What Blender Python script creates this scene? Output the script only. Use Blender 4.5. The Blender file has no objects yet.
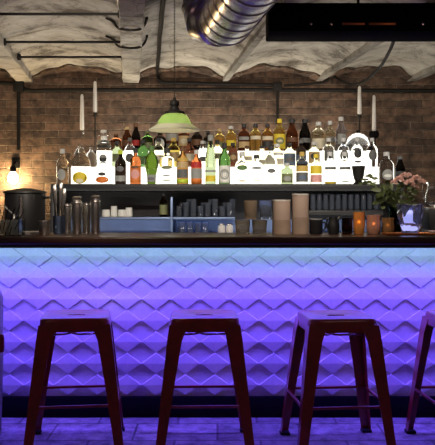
import bpy, bmesh, math, random
from mathutils import Vector, Matrix
random.seed(7)
PI = math.pi
C = bpy.context.scene.collection
F, HX, HY, CZ = 795.0, 217.5, 203.0, 1.165


def at(px, py, Y):
    return Vector(((px - HX) * Y / F, Y, CZ + (HY - py) * Y / F))


# ------------------------------------------------------------------ materials
def nodes(name):
    m = bpy.data.materials.new(name)
    m.use_nodes = True
    return m, m.node_tree.nodes, m.node_tree.links, m.node_tree.nodes['Principled BSDF']


def plain(name, col, rough=.5, metal=0., noise=.15, scale=12., bump=0., spec=.5, coat=0.):
    m, n, l, b = nodes(name)
    b.inputs['Roughness'].default_value = rough
    b.inputs['Metallic'].default_value = metal
    b.inputs['Specular IOR Level'].default_value = spec
    b.inputs['Coat Weight'].default_value = coat
    tc = n.new('ShaderNodeTexCoord')
    t = n.new('ShaderNodeTexNoise')
    t.inputs['Scale'].default_value = scale
    t.inputs['Detail'].default_value = 4
    l.new(tc.outputs['Object'], t.inputs['Vector'])
    r = n.new('ShaderNodeValToRGB')
    r.color_ramp.elements[0].position = .3
    r.color_ramp.elements[1].position = .7
    r.color_ramp.elements[0].color = [c * (1 - noise) for c in col[:3]] + [1]
    r.color_ramp.elements[1].color = [min(1, c * (1 + noise)) for c in col[:3]] + [1]
    l.new(t.outputs['Fac'], r.inputs['Fac'])
    l.new(r.outputs['Color'], b.inputs['Base Color'])
    if bump:
        bp = n.new('ShaderNodeBump')
        bp.inputs['Strength'].default_value = bump
        bp.inputs['Distance'].default_value = .01
        l.new(t.outputs['Fac'], bp.inputs['Height'])
        l.new(bp.outputs['Normal'], b.inputs['Normal'])
    return m


def glass(name, col, rough=.03, ior=1.3, trans=1.0):
    m, n, l, b = nodes(name)
    b.inputs['Base Color'].default_value = (*col, 1)
    b.inputs['Roughness'].default_value = rough
    b.inputs['IOR'].default_value = ior
    b.inputs['Transmission Weight'].default_value = trans
    return m


def glow(name, col, strength):
    m, n, l, b = nodes(name)
    b.inputs['Base Color'].default_value = (.8, .8, .8, 1)
    b.inputs['Emission Color'].default_value = (*col, 1)
    b.inputs['Emission Strength'].default_value = strength
    return m


def brick_mat():
    m, n, l, b = nodes('old_brick')
    tc = n.new('ShaderNodeTexCoord')
    sx = n.new('ShaderNodeSeparateXYZ')
    cx = n.new('ShaderNodeCombineXYZ')
    l.new(tc.outputs['Object'], sx.inputs[0])
    l.new(sx.outputs['X'], cx.inputs['X'])
    l.new(sx.outputs['Z'], cx.inputs['Y'])
    w = n.new('ShaderNodeTexNoise')
    w.inputs['Scale'].default_value = 7
    w.inputs['Detail'].default_value = 6
    l.new(cx.outputs[0], w.inputs['Vector'])
    mx = n.new('ShaderNodeVectorMath')
    mx.operation = 'MULTIPLY_ADD'
    mx.inputs[1].default_value = (.05, .035, 0)
    l.new(w.outputs['Color'], mx.inputs[0])
    l.new(cx.outputs[0], mx.inputs[2])
    br = n.new('ShaderNodeTexBrick')
    br.inputs['Scale'].default_value = 1
    br.inputs['Brick Width'].default_value = .20
    br.inputs['Row Height'].default_value = .058
    br.inputs['Mortar Size'].default_value = .005
    br.inputs['Mortar Smooth'].default_value = .9
    br.inputs['Color1'].default_value = (.15, .092, .065, 1)
    br.inputs['Color2'].default_value = (.062, .041, .032, 1)
    br.inputs['Mortar'].default_value = (.20, .16, .125, 1)
    l.new(mx.outputs[0], br.inputs['Vector'])
    t = n.new('ShaderNodeTexNoise')
    t.inputs['Scale'].default_value = 16
    t.inputs['Detail'].default_value = 8
    t.inputs['Roughness'].default_value = .7
    l.new(tc.outputs['Object'], t.inputs['Vector'])
    rp = n.new('ShaderNodeValToRGB')
    rp.color_ramp.elements[0].position = .32
    rp.color_ramp.elements[0].color = (.3, .28, .27, 1)
    rp.color_ramp.elements[1].position = .66
    rp.color_ramp.elements[1].color = (1.6, 1.55, 1.45, 1)
    l.new(t.outputs['Fac'], rp.inputs['Fac'])
    mm = n.new('ShaderNodeMix')
    mm.data_type = 'RGBA'
    mm.blend_type = 'MULTIPLY'
    mm.inputs[0].default_value = 1
    l.new(br.outputs['Color'], mm.inputs[6])
    l.new(rp.outputs['Color'], mm.inputs[7])
    l.new(mm.outputs[2], b.inputs['Base Color'])
    b.inputs['Roughness'].default_value = .9
    ad = n.new('ShaderNodeMath')
    ad.operation = 'MULTIPLY_ADD'
    ad.inputs[1].default_value = -.8
    l.new(br.outputs['Fac'], ad.inputs[0])
    l.new(t.outputs['Fac'], ad.inputs[2])
    bp = n.new('ShaderNodeBump')
    bp.inputs['Strength'].default_value = .9
    bp.inputs['Distance'].default_value = .015
    l.new(ad.outputs[0], bp.inputs['Height'])
    l.new(bp.outputs['Normal'], b.inputs['Normal'])
    return m


def plaster_mat(name, k=1.0):
    m, n, l, b = nodes(name)
    tc = n.new('ShaderNodeTexCoord')
    t1 = n.new('ShaderNodeTexNoise')
    t1.inputs['Scale'].default_value = 3.2
    t1.inputs['Detail'].default_value = 9
    t1.inputs['Roughness'].default_value = .68
    t1.inputs['Distortion'].default_value = .25
    l.new(tc.outputs['Object'], t1.inputs['Vector'])
    rp = n.new('ShaderNodeValToRGB')
    e = rp.color_ramp.elements
    e[0].position = .36
    e[0].color = (.12 * k, .10 * k, .08 * k, 1)
    e[1].position = .64
    e[1].color = (.66 * k, .62 * k, .55 * k, 1)
    x = e.new(.48)
    x.color = (.46 * k, .42 * k, .36 * k, 1)
    l.new(t1.outputs['Fac'], rp.inputs['Fac'])
    # thin dark cracks
    v = n.new('ShaderNodeTexVoronoi')
    v.feature = 'DISTANCE_TO_EDGE'
    v.inputs['Scale'].default_value = 2.6
    wv = n.new('ShaderNodeVectorMath')
    wv.operation = 'MULTIPLY_ADD'
    wv.inputs[1].default_value = (.5, .5, .5)
    l.new(t1.outputs['Color'], wv.inputs[0])
    l.new(tc.outputs['Object'], wv.inputs[2])
    l.new(wv.outputs[0], v.inputs['Vector'])
    cr = n.new('ShaderNodeValToRGB')
    cr.color_ramp.elements[0].color = (.35, .32, .3, 1)
    cr.color_ramp.elements[1].color = (1, 1, 1, 1)
    cr.color_ramp.elements[1].position = .018
    l.new(v.outputs['Distance'], cr.inputs['Fac'])
    mm = n.new('ShaderNodeMix')
    mm.data_type = 'RGBA'
    mm.blend_type = 'MULTIPLY'
    mm.inputs[0].default_value = .9
    l.new(rp.outputs['Color'], mm.inputs[6])
    l.new(cr.outputs['Color'], mm.inputs[7])
    l.new(mm.outputs[2], b.inputs['Base Color'])
    b.inputs['Roughness'].default_value = .85
    bp = n.new('ShaderNodeBump')
    bp.inputs['Strength'].default_value = .7
    bp.inputs['Distance'].default_value = .02
    l.new(t1.outputs['Fac'], bp.inputs['Height'])
    l.new(bp.outputs['Normal'], b.inputs['Normal'])
    return m


def floor_mat():
    m, n, l, b = nodes('worn_floor_tiles')
    tc = n.new('ShaderNodeTexCoord')
    br = n.new('ShaderNodeTexBrick')
    br.inputs['Scale'].default_value = 1
    br.inputs['Brick Width'].default_value = .42
    br.inputs['Row Height'].default_value = .30
    br.inputs['Mortar Size'].default_value = .006
    br.inputs['Color1'].default_value = (.42, .40, .40, 1)
    br.inputs['Color2'].default_value = (.26, .25, .26, 1)
    br.inputs['Mortar'].default_value = (.11, .11, .11, 1)
    l.new(tc.outputs['Object'], br.inputs['Vector'])
    t = n.new('ShaderNodeTexNoise')
    t.inputs['Scale'].default_value = 14
    t.inputs['Detail'].default_value = 8
    t.inputs['Roughness'].default_value = .75
    l.new(tc.outputs['Object'], t.inputs['Vector'])
    rp = n.new('ShaderNodeValToRGB')
    rp.color_ramp.elements[0].position = .35
    rp.color_ramp.elements[0].color = (.25, .25, .25, 1)
    rp.color_ramp.elements[1].position = .65
    rp.color_ramp.elements[1].color = (1.3, 1.3, 1.3, 1)
    l.new(t.outputs['Fac'], rp.inputs['Fac'])
    mm = n.new('ShaderNodeMix')
    mm.data_type = 'RGBA'
    mm.blend_type = 'MULTIPLY'
    mm.inputs[0].default_value = 1
    l.new(br.outputs['Color'], mm.inputs[6])
    l.new(rp.outputs['Color'], mm.inputs[7])
    l.new(mm.outputs[2], b.inputs['Base Color'])
    b.inputs['Roughness'].default_value = .45
    bp = n.new('ShaderNodeBump')
    bp.inputs['Strength'].default_value = .35
    bp.inputs['Distance'].default_value = .006
    l.new(t.outputs['Fac'], bp.inputs['Height'])
    l.new(bp.outputs['Normal'], b.inputs['Normal'])
    return m


def wood_mat():
    m, n, l, b = nodes('dark_lacquered_wood')
    tc = n.new('ShaderNodeTexCoord')
    mp = n.new('ShaderNodeMapping')
    mp.inputs['Scale'].default_value = (1.5, 26, 26)
    l.new(tc.outputs['Object'], mp.inputs['Vector'])
    t = n.new('ShaderNodeTexNoise')
    t.inputs['Scale'].default_value = 2
    t.inputs['Detail'].default_value = 6
    l.new(mp.outputs[0], t.inputs['Vector'])
    rp = n.new('ShaderNodeValToRGB')
    rp.color_ramp.elements[0].color = (.018, .008, .005, 1)
    rp.color_ramp.elements[1].color = (.075, .032, .018, 1)
    l.new(t.outputs['Fac'], rp.inputs['Fac'])
    l.new(rp.outputs['Color'], b.inputs['Base Color'])
    b.inputs['Roughness'].default_value = .3
    return m


M = {}
M['brick'] = brick_mat()
M['plaster'] = plaster_mat('stained_plaster')
M['plaster_beam'] = plaster_mat('beam_plaster', .95)
M['plaster_dirty'] = plaster_mat('soiled_plaster', .55)
M['floor'] = floor_mat()
M['wood'] = wood_mat()
M['panel'] = plain('white_quilted_panel', (.72, .72, .74), .5, noise=.05, scale=60, bump=.05)
M['black'] = plain('black_paint', (.012, .012, .014), .45)
M['matte_black'] = plain('matte_black', (.006, .006, .007), .8, spec=.04)
M['soot_iron'] = plain('sooty_iron', (.010, .008, .007), .65, 0, spec=.25)
M['carcass'] = plain('dark_cabinet', (.012, .0125, .016), .4)
M['steel'] = plain('polished_steel', (.70, .68, .65), .26, 1, noise=.08)
M['blue_steel'] = plain('brushed_blue_steel', (.17, .23, .38), .38, 1, noise=.1)
M['duct'] = plain('galvanised_duct', (.62, .60, .60), .27, 1, noise=.15, scale=6)
M['red_metal'] = plain('dark_red_enamel', (.24, .006, .012), .34, 0, noise=.25, scale=20, coat=.4)
M['red_metal'].node_tree.nodes['Principled BSDF'].inputs['Coat Weight'].default_value = .9
M['red_metal'].node_tree.nodes['Principled BSDF'].inputs['Coat Roughness'].default_value = .22
M['rubber'] = plain('black_rubber', (.01, .01, .01), .8)
M['copper'] = plain('copper', (.50, .17, .05), .35, .6)
M['wax'] = plain('white_wax', (.72, .69, .66), .45, noise=.04)
M['clear'] = glass('clear_glass', (.97, .98, .97), ior=1.22)
M['thin_clear'] = glass('tumbler_glass', (.93, .96, .98), ior=1.45)
M['frost'] = glass('frosted_glass', (.9, .92, .92), rough=.35)
M['green_glass'] = glass('green_bottle_glass', (.25, .40, .05), ior=1.3)
M['dgreen_glass'] = glass('dark_green_bottle_glass', (.05, .12, .03), ior=1.33)
M['pale_green'] = glass('pale_green_glass', (.72, .82, .6), ior=1.3)
M['brown_glass'] = glass('brown_bottle_glass', (.20, .07, .03), ior=1.33)
M['dark_glass'] = glass('blackish_bottle_glass', (.012, .007, .005), ior=1.33)
M['amber_glass'] = glass('amber_spirit', (.58, .33, .08), ior=1.3)
M['gold_glass'] = glass('golden_spirit', (.72, .55, .16), ior=1.3)
M['straw_glass'] = glass('pale_straw_spirit', (.88, .84, .62), ior=1.3)
M['orange_glass'] = glass('orange_spirit', (.72, .33, .12), ior=1.3)
M['blue_glass'] = glass('pale_blue_glass', (.66, .74, .90), ior=1.3)
M['pink_glass'] = glass('pink_amber_glass', (.62, .30, .20), rough=.25, ior=1.4, trans=.45)
M['votive'] = glass('orange_votive_glass', (.85, .34, .08), rough=.25, ior=1.4, trans=.45)
M['brown_votive'] = glass('brown_votive_glass', (.40, .20, .08), rough=.25, ior=1.4, trans=.5)
M['beige_glass'] = glass('beige_tinted_glass', (.55, .42, .31), rough=.15, ior=1.4, trans=.7)
M['sleeve'] = plain('dull_beige_card', (.36, .26, .20), .55)
M['crystal'] = glass('cut_crystal', (.62, .66, 1.0), rough=.06, ior=1.45, trans=.92)
M['crystal'].node_tree.nodes['Principled BSDF'].inputs['Metallic'].default_value = .0
M['cut_glass'] = glass('cut_tumbler_glass', (.60, .53, .44), rough=.08, ior=1.45, trans=.85)
M['rack_glass'] = glass('bluish_grey_glass', (.52, .60, .78), rough=.05, ior=1.45, trans=.88)
COLS = dict(white=(.8, .8, .77), cream=(.72, .66, .50), tan=(.55, .40, .20), yellow=(.80, .62, .04), orange=(.75, .20, .03),
            red=(.50, .03, .03), pink=(.75, .36, .34), grey=(.13, .135, .135), lgrey=(.32, .33, .32), dark=(.03, .03, .035), blue=(.10, .14, .22),
            green=(.10, .20, .06), lime=(.55, .70, .05), olive=(.20, .22, .10), silver=(.6, .6, .6), gold=(.62, .42, .10), brown=(.16, .07, .03))
for k_, v_ in COLS.items():
    M['l_' + k_] = plain('paper_' + k_, v_, .55, noise=.06)
M['beige'] = plain('beige_paper', (.46, .34, .28), .6, noise=.05)
M['leaf'] = plain('leaf_green', (.07, .09, .03), .5, noise=.4)
M['petal'] = plain('dusty_pink_petal', (.74, .48, .42), .6, noise=.15)
M['violet_fabric'] = plain('grey_upholstery', (.30, .28, .30), .8)
M['shade_in'] = plain('white_enamel', (.85, .85, .8), .35)
M['bulb'] = glow('lamp_bulb', (1, .80, .45), 18)
M['wall_bulb'] = glow('bare_bulb', (1, .72, .34), 45)
M['lightbox'] = glow('backlit_acrylic', (1, .955, .84), 2.3)
M['led'] = glow('led_strip', (.42, .62, 1), 1.5)
M['led_violet'] = glow('led_strip_violet', (.30, .16, 1), 6)
# green glass shade: translucent enamelled glass
m, n, l, b = nodes('green_shade_glass')
b.inputs['Base Color'].default_value = (.09, .19, .05, 1)
b.inputs['Roughness'].default_value = .12
b.inputs['Transmission Weight'].default_value = .0
tr = n.new('ShaderNodeBsdfTranslucent')
tr.inputs['Color'].default_value = (.27, .40, .14, 1)
ms = n.new('ShaderNodeMixShader')
ms.inputs[0].default_value = .2
l.new(b.outputs[0], ms.inputs[1])
l.new(tr.outputs[0], ms.inputs[2])
l.new(ms.outputs[0], n['Material Output'].inputs['Surface'])
M['green_shade'] = m
m, n, l, b = nodes('milk_glass')
b.inputs['Base Color'].default_value = (.8, .8, .7, 1)
b.inputs['Roughness'].default_value = .2
tr = n.new('ShaderNodeBsdfTranslucent')
tr.inputs['Color'].default_value = (.8, .8, .68, 1)
ms = n.new('ShaderNodeMixShader')
ms.inputs[0].default_value = .5
l.new(b.outputs[0], ms.inputs[1])
l.new(tr.outputs[0], ms.inputs[2])
l.new(ms.outputs[0], n['Material Output'].inputs['Surface'])
M['rim_glass'] = m
ms.inputs[0].default_value = .7


# ------------------------------------------------------------------ mesh helpers
def bm_new():
    return bmesh.new()


def box(bm, x0, x1, y0, y1, z0, z1, bev=0., seg=2):
    r = bmesh.ops.create_cube(bm, size=1)
    vs = r['verts']
    for v in vs:
        v.co = Vector(((x0 + x1) / 2 + v.co.x * (x1 - x0), (y0 + y1) / 2 + v.co.y * (y1 - y0), (z0 + z1) / 2 + v.co.z * (z1 - z0)))
    if bev:
        es = list({e for v in vs for e in v.link_edges})
        bmesh.ops.bevel(bm, geom=es, offset=bev, segments=seg, affect='EDGES', profile=.5)
    return bm


def lathe(bm, prof, seg=24, a0=0., a1=2 * PI, mat=None, c=(0, 0, 0)):
    """prof: list of (r, z) from bottom to top; closes caps where r ~ 0"""
    full = abs(a1 - a0 - 2 * PI) < 1e-6
    rings = []
    c = Vector(c)
    for r, z in prof:
        if r < 1e-6:
            rings.append([bm.verts.new(c + Vector((0, 0, z)))])
        else:
            ns = seg if full else seg + 1
            rings.append([bm.verts.new(c + Vector((r * math.cos(a0 + (a1 - a0) * i / seg), r * math.sin(a0 + (a1 - a0) * i / seg), z))) for i in range(ns)])
    for A, B in zip(rings, rings[1:]):
        n_ = max(len(A), len(B))
        rng = range(seg) if full or n_ > seg else range(n_ - 1)
        for i in rng:
            j = (i + 1) % seg if full else i + 1
            if len(A) == 1 and len(B) == 1:
                continue
            if len(A) == 1:
                bm.faces.new((A[0], B[j], B[i]))
            elif len(B) == 1:
                bm.faces.new((A[i], A[j], B[0]))
            else:
                bm.faces.new((A[i], A[j], B[j], B[i]))
    return bm


def tube(bm, pts, rad, seg=8, cap=True):
    pts = [Vector(p) for p in pts]
    rads = rad if isinstance(rad, (list, tuple)) else [rad] * len(pts)
    rings = []
    prev = None
    for i, p in enumerate(pts):
        d = (pts[min(i + 1, len(pts) - 1)] - pts[max(i - 1, 0)]).normalized()
        if prev is None:
            u = d.orthogonal().normalized()
        else:
            u = (prev - d * prev.dot(d)).normalized()
        prev = u
        w = d.cross(u)
        rings.append([bm.verts.new(p + (u * math.cos(2 * PI * k / seg) + w * math.sin(2 * PI * k / seg)) * rads[i]) for k in range(seg)])
    for A, B in zip(rings, rings[1:]):
        for k in range(seg):
            bm.faces.new((A[k], A[(k + 1) % seg], B[(k + 1) % seg], B[k]))
    if cap:
        bm.faces.new(rings[0][::-1])
        bm.faces.new(rings[-1])
    return bm


def smooth_path(pts, n=8):
    pts = [Vector(p) for p in pts]
    out = []
    P = [pts[0]] + pts + [pts[-1]]
    for i in range(1, len(P) - 2):
        for k in range(n):
            t = k / n
            a, b_, c_, d = P[i - 1], P[i], P[i + 1], P[i + 2]
            out.append(.5 * ((2 * b_) + (c_ - a) * t + (2 * a - 5 * b_ + 4 * c_ - d) * t * t + (3 * b_ - a - 3 * c_ + d) * t ** 3))
    out.append(pts[-1])
    return out


def obj(name, bm, mat, parent=None, smooth=True, ang=40, loc=None):
    bmesh.ops.recalc_face_normals(bm, faces=bm.faces[:])
    me = bpy.data.meshes.new(name)
    bm.to_mesh(me)
    bm.free()
    me.materials.append(mat)
    if smooth:
        for p in me.polygons:
            p.use_smooth = True
        me.set_sharp_from_angle(angle=math.radians(ang))
    o = bpy.data.objects.new(name, me)
    C.objects.link(o)
    if parent is not None:
        o.parent = parent
    if loc is not None:
        o.location = loc
    return o


def thing(name, label, cat, loc=(0, 0, 0), rz=0., group=None):
    o = bpy.data.objects.new(name, None)
    C.objects.link(o)
    o.location = loc
    o.rotation_euler = (0, 0, rz)
    o.empty_display_size = .05
    o['label'] = label
    o['category'] = cat
    if group:
        o['group'] = group
    return o


def tag(o, label, cat, group=None):
    o['label'] = label
    o['category'] = cat
    if group:
        o['group'] = group
    return o


def struct(name, bm, mat, smooth=True):
    o = obj(name, bm, mat, None, smooth)
    o['kind'] = 'structure'
    return o


def area(name, loc, rot, sx, sy, power, col, spread=180, parent=None):
    d = bpy.data.lights.new(name, 'AREA')
    d.shape = 'RECTANGLE'
    d.size, d.size_y = sx, sy
    d.energy = power
    d.color = col
    d.spread = math.radians(spread)
    o = bpy.data.objects.new(name, d)
    C.objects.link(o)
    o.location = loc
    o.rotation_euler = rot
    if parent:
        o.parent = parent
    return o


def point(name, loc, power, col, r=.03, parent=None):
    d = bpy.data.lights.new(name, 'POINT')
    d.energy = power
    d.color = col
    d.shadow_soft_size = r
    o = bpy.data.objects.new(name, d)
    C.objects.link(o)
    o.location = loc
    if parent:
        o.parent = parent
    return o


# ------------------------------------------------------------------ room shell
YW = 6.1
SPR = [-4.5, -3.75, -3.0, -2.25, -1.477, -.664, .0576, .771, 1.485, 2.25, 3.0, 3.75]
SK = .11            # the vaults run at a slight angle to the bar
ZS, RISE = 2.115, .085


def vault_z(X, Y):
    u = X + SK * (Y - YW)
    for a, b_ in zip(SPR, SPR[1:]):
        if a <= u <= b_:
            t = (u - (a + b_) / 2) / ((b_ - a) / 2)
            return ZS + RISE * (1 - t * t)
    return ZS


bm = bm_new()
NX, NY = 300, 40
grid = [[None] * (NY + 1) for _ in range(NX + 1)]
for i in range(NX + 1):
    for j in range(NY + 1):
        X = -3.4 + 6.8 * i / NX
        Y = .3 + (YW + .1 - .3) * j / NY
        jit = .006 * math.sin(X * 17 + Y * 9) + .005 * math.sin(Y * 23 - X * 7)
        grid[i][j] = bm.verts.new((X, Y, vault_z(X, Y) + jit))
for i in range(NX):
    for j in range(NY):
        bm.faces.new((grid[i][j], grid[i + 1][j], grid[i + 1][j + 1], grid[i][j + 1]))
ret = bmesh.ops.extrude_face_region(bm, geom=bm.faces[:])
for v in ret['geom']:
    if isinstance(v, bmesh.types.BMVert):
        v.co.z = 2.45
struct('ceiling', bm, M['plaster'])

bm = bm_new()
box(bm, -3.4, 3.4, YW, YW + .2, 0, 2.4)
struct('wall_back', bm, M['brick'], False)
bm = bm_new()
box(bm, -3.4, 3.4, .3, YW, -.1, 0)
struct('floor', bm, M['floor'], False)

# downstand beams at the vault springs
k = 0
for s, wd, dz in [(-2.25, .12, .03), (-1.477, .12, .026), (-.664, .125, .03), (.0576, .045, .02), (.771, .045, .02), (1.485, .06, .02), (2.25, .06, .02)]:
    bm = bm_new()
    n_ = 24
    sec = []
    for j in range(n_ + 1):
        Y = .3 + (YW - .3) * j / n_
        Xc = s - SK * (Y - YW)
        w = wd / 2 * (1 + .08 * math.sin(Y * 11 + s))
        sec.append([bm.verts.new((Xc + dx, Y, z)) for dx, z in ((-w, ZS + .05), (-w, ZS - dz * .85), (-w * .94, ZS - dz), (w * .94, ZS - dz), (w, ZS - dz * .85), (w, ZS + .05))])
    for A, B in zip(sec, sec[1:]):
        for q in range(6):
            bm.faces.new((A[q], A[(q + 1) % 6], B[(q + 1) % 6], B[q]))
    bm.faces.new(sec[0])
    bm.faces.new(sec[-1][::-1])
    k += 1
    struct('trim_%d' % k, bm, M['plaster_beam'] if wd > .1 else M['plaster_dirty'])

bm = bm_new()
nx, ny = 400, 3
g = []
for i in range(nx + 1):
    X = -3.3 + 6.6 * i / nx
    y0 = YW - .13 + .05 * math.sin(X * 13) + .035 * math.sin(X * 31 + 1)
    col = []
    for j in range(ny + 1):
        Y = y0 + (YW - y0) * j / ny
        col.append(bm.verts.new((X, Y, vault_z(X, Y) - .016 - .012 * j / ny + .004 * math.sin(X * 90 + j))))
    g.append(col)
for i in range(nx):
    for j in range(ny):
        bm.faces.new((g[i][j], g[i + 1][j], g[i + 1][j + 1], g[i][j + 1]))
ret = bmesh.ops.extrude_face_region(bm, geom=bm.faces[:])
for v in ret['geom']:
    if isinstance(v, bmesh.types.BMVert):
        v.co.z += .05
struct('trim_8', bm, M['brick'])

# ------------------------------------------------------------------ iron tie rods under the vault
for (py, x0, x1, lab) in [(14, -30, 124, 'black iron tie rod crossing the plaster vault nearest the picture top'),
                          (42, 4, 126, 'middle black iron tie rod crossing the plaster vault'),
                          (57, 19, 126, 'black iron tie rod crossing the vault closest to the brick wall')]:
    Y = F * .955 / (203 - py)
    a, b_ = at(x0, py, Y), at(x1, py, Y)
    t = thing('tie_rod', lab.replace('nearest the picture top', 'farthest from the brick wall'), 'rod', a, 0, 'tie rods of the vault')
    tube_bm = tube(bm_new(), [(0, 0, 0), (b_.x - a.x, 0, 0)], .0075, 8)
    obj('bar', tube_bm, M['soot_iron'], t)
    for xx in (0, b_.x - a.x - .02):
        bm = lathe(bm_new(), [(0, -.010), (.02, -.010), (.023, 0), (.02, .010), (0, .010)], 12)
        bmesh.ops.rotate(bm, verts=bm.verts[:], matrix=Matrix.Rotation(PI / 2, 3, 'Y'))
        bmesh.ops.translate(bm, verts=bm.verts[:], vec=(xx, 0, .0))
        obj('end_plate', bm, M['soot_iron'], t)

# ------------------------------------------------------------------ conduits and cables on the wall
YP = YW - .03


def on_vault(px, py, gap=.014, dirn=None):
    Y = 2.0
    while Y < YW - .03:
        q = at(px, py, Y)
        if q.z > vault_z(q.x, Y) - gap:
            return q
        Y += .01
    return at(px, py, YW - .03)


def cable(name, pts, r, lab, cat='cable', mat='soot_iron', n=8):
    o = obj(name, tube(bm_new(), smooth_path(pts, n), r, 8), M[mat])
    return tag(o, lab, cat)


cable('hanging_conduit', [at(-60, 83, YP), at(5, 83, YP), at(20, 87, YP), at(32, 90.5, YP), at(60, 90, YP), at(217, 89.5, YP), at(300, 90, YP), at(500, 91, YP)], .015,
      'long dark conduit running level along the top of the brick wall', 'pipe')
t = thing('hanging_conduit', 'dark vertical conduit on the brick wall above the black urn', 'pipe', at(18.5, 150, YP - .025))
obj('pipe', tube(bm_new(), [(0, 0, 0), (0, 0, 62 * YP / F)], .014, 8), M['soot_iron'], t)
bm = box(bm_new(), -.04, .04, -.02, .03, 58 * YP / F, 69 * YP / F, .01)
obj('junction_box', bm, M['soot_iron'], t)
t = thing('hanging_conduit', 'dark vertical conduit on the brick wall behind the golden and brown bottles', 'pipe', at(277.5, 124, YP - .025))
obj('pipe', tube(bm_new(), [(0, 0, 0), (0, 0, 36 * YP / F)], .010, 8), M['soot_iron'], t)
bm = box(bm_new(), -.035, .035, -.02, .03, 33 * YP / F, 42 * YP / F, .01)
obj('junction_box', bm, M['soot_iron'], t)
cable('ceiling_cable', [on_vault(x, y) for x, y in ((166, -14), (163.5, 0), (162, 12), (161, 25), (159.5, 38), (159, 50), (158, 62))] + [at(157.5, 72, YP - .02), at(160, 80, YP), at(166, 82.5, YP),
                        at(190, 83, YP), at(217, 84, YP), at(277, 85, YP)], .013, 'black cable coming down the vault beside the lamp chain and bending along the wall')
cable('hanging_cable', [at(284, 85.5, YP), at(300, 84.5, YP), at(324, 82, YP), at(332, 76, YP - .02), at(340, 80, YP - .1), at(352, 84.5, 5.6), at(366, 80, 5.1),
                        at(380, 67, 4.6), at(389, 52, 4.1), at(394, 40, 3.6)], .009, 'black cable sagging from the wall up to the black box duct')
for (z0, lab) in [(28, 'upper dark cable looped round the wide plaster beam'), (46, 'lower dark cable looped round the wide plaster beam')]:
    pts = [on_vault(x, y, .012) for x, y in ((106, z0 - 10), (112, z0 - 7), (117, z0 - 1))]
    mid = [on_vault(x, y, .055) for x, y in ((121, z0 + 1), (131, z0 + 2), (140, z0 + 1))]
    end = [on_vault(x, y, .012) for x, y in ((145, z0 - 4), (147, z0 - 10))]
    cable('beam_cable', pts + mid + end, .007, lab)

# ------------------------------------------------------------------ ducts
t = thing('hanging_duct', 'shiny ribbed round metal ventilation duct under the vault', 'duct', (0, 0, 0))
far, near = Vector((.036, 3.38, 1.948)), Vector((.165, 2.45, 1.948))
pts, rad = [], []
L = (far - near).length
nseg = 7
for i in range(nseg):
    for f_, r_ in ((0, .113), (.02, .119), (.10, .119), (.12, .115), (.5, .1145), (.97, .114)):
        s = (i + f_) / nseg
        pts.append(far.lerp(near, s))
        rad.append(r_)
obj('spiral_pipe', tube(bm_new(), pts, rad, 36), M['duct'], t, ang=25)
ep, er = [], []
cps = smooth_path([far + Vector((.0, -.03, 0)), far + Vector((-.035, .06, .0)), far + Vector((-.075, .13, .02)), far + Vector((-.092, .17, .09)), far + Vector((-.095, .18, .25))], 6)
for i, p in enumerate(cps):
    ep.append(p)
    er.append(.098 if i % 6 else .106)
obj('elbow', tube(bm_new(), ep, er, 32), M['duct'], t, ang=25)
t = thing('hanging_duct', 'long flat black box duct hanging under the vaulted ceiling', 'duct', (0, 3.28, 1.874))
bm = box(bm_new(), .212, 3.2, 0, .22, 0, .118, .006)
obj('casing', bm, M['matte_black'], t)
for a, b_ in ((342, 365), (369, 396)):  # thin raised copper coloured strips on the duct front
    pa, pb = at(a, 23.7, 3.275), at(b_, 23.7, 3.275)
    bm = box(bm_new(), pa.x, pb.x, -.006, .004, pa.z - 1.874 - .005, pa.z - 1.874 + .005, .002)
    o = obj('copper_strip', bm, M['copper'], t)
    o['label'] = 'thin copper coloured strip on the black duct'
for a in (311, 331, 423):  # small steel coloured dots along the duct front
    p = at(a, 24, 3.275)
    bm = lathe(bm_new(), [(0, 0), (.006, 0), (.005, .005), (0, .006)], 10)
    bmesh.ops.rotate(bm, verts=bm.verts[:], matrix=Matrix.Rotation(PI / 2, 3, 'X'))
    bmesh.ops.translate(bm, verts=bm.verts[:], vec=(p.x, 0, p.z - 1.874))
    obj('steel_dot', bm, M['steel'], t)
for X in (.6, 1.5, 2.4):
    obj('hanger_rod', tube(bm_new(), [(X, .11, .11), (X, .11, .36)], .006, 8), M['soot_iron'], t)

# ------------------------------------------------------------------ bar counter
CT, CB, CY0, CY1 = .992, .954, 4.05, 4.66
PY = 4.33
t = thing('bar_counter', 'long bar counter with dark wooden top and violet lit quilted diamond front', 'counter', (0, PY, 0))
bm = box(bm_new(), -3.0, 3.0, CY0 - PY, CY1 - PY, CB, CT, .008, 3)
obj('counter_top', bm, M['wood'], t)
bm = box(bm_new(), -3.0, 3.0, .03, .28, 0, CB)
obj('carcass', bm, M['black'], t, False)
bm = box(bm_new(), -3.0, 3.0, .008, .04, .10, CB)
PW, PH = .1598, .1168
nodeX = (273.5 - HX) * PY / F
dz0 = .876
for row in range(0, 7):
    zc = dz0 - row * PH
    for c in range(-20, 19):
        xc = nodeX + c * PW
        if abs(xc) > 2.9:
            continue
        hw, hh = PW / 2 * .985, PH / 2 * .985
        dirs = [(0, -1), (1, 0), (0, 1), (-1, 0)]

        def ringv(k_, y):
            return [bm.verts.new((xc + dx * hw * k_, y, zc + dz * hh * k_)) for dx, dz in dirs]
        R = [ringv(1, .010), ringv(.985, -.003), ringv(.95, -.0065)]
        ap = bm.verts.new((xc, -.0118, zc))
        for A, B in zip(R, R[1:]):
            for q in range(4):
                bm.faces.new((A[q], A[(q + 1) % 4], B[(q + 1) % 4], B[q]))
        for q in range(4):
            bm.faces.new((R[-1][q], R[-1][(q + 1) % 4], ap))
obj('quilted_panel', bm, M['panel'], t, False)
bm = box(bm_new(), -3.0, 3.0, -.018, .05, 0, .113, .004)
obj('plinth', bm, M['matte_black'], t)
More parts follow.
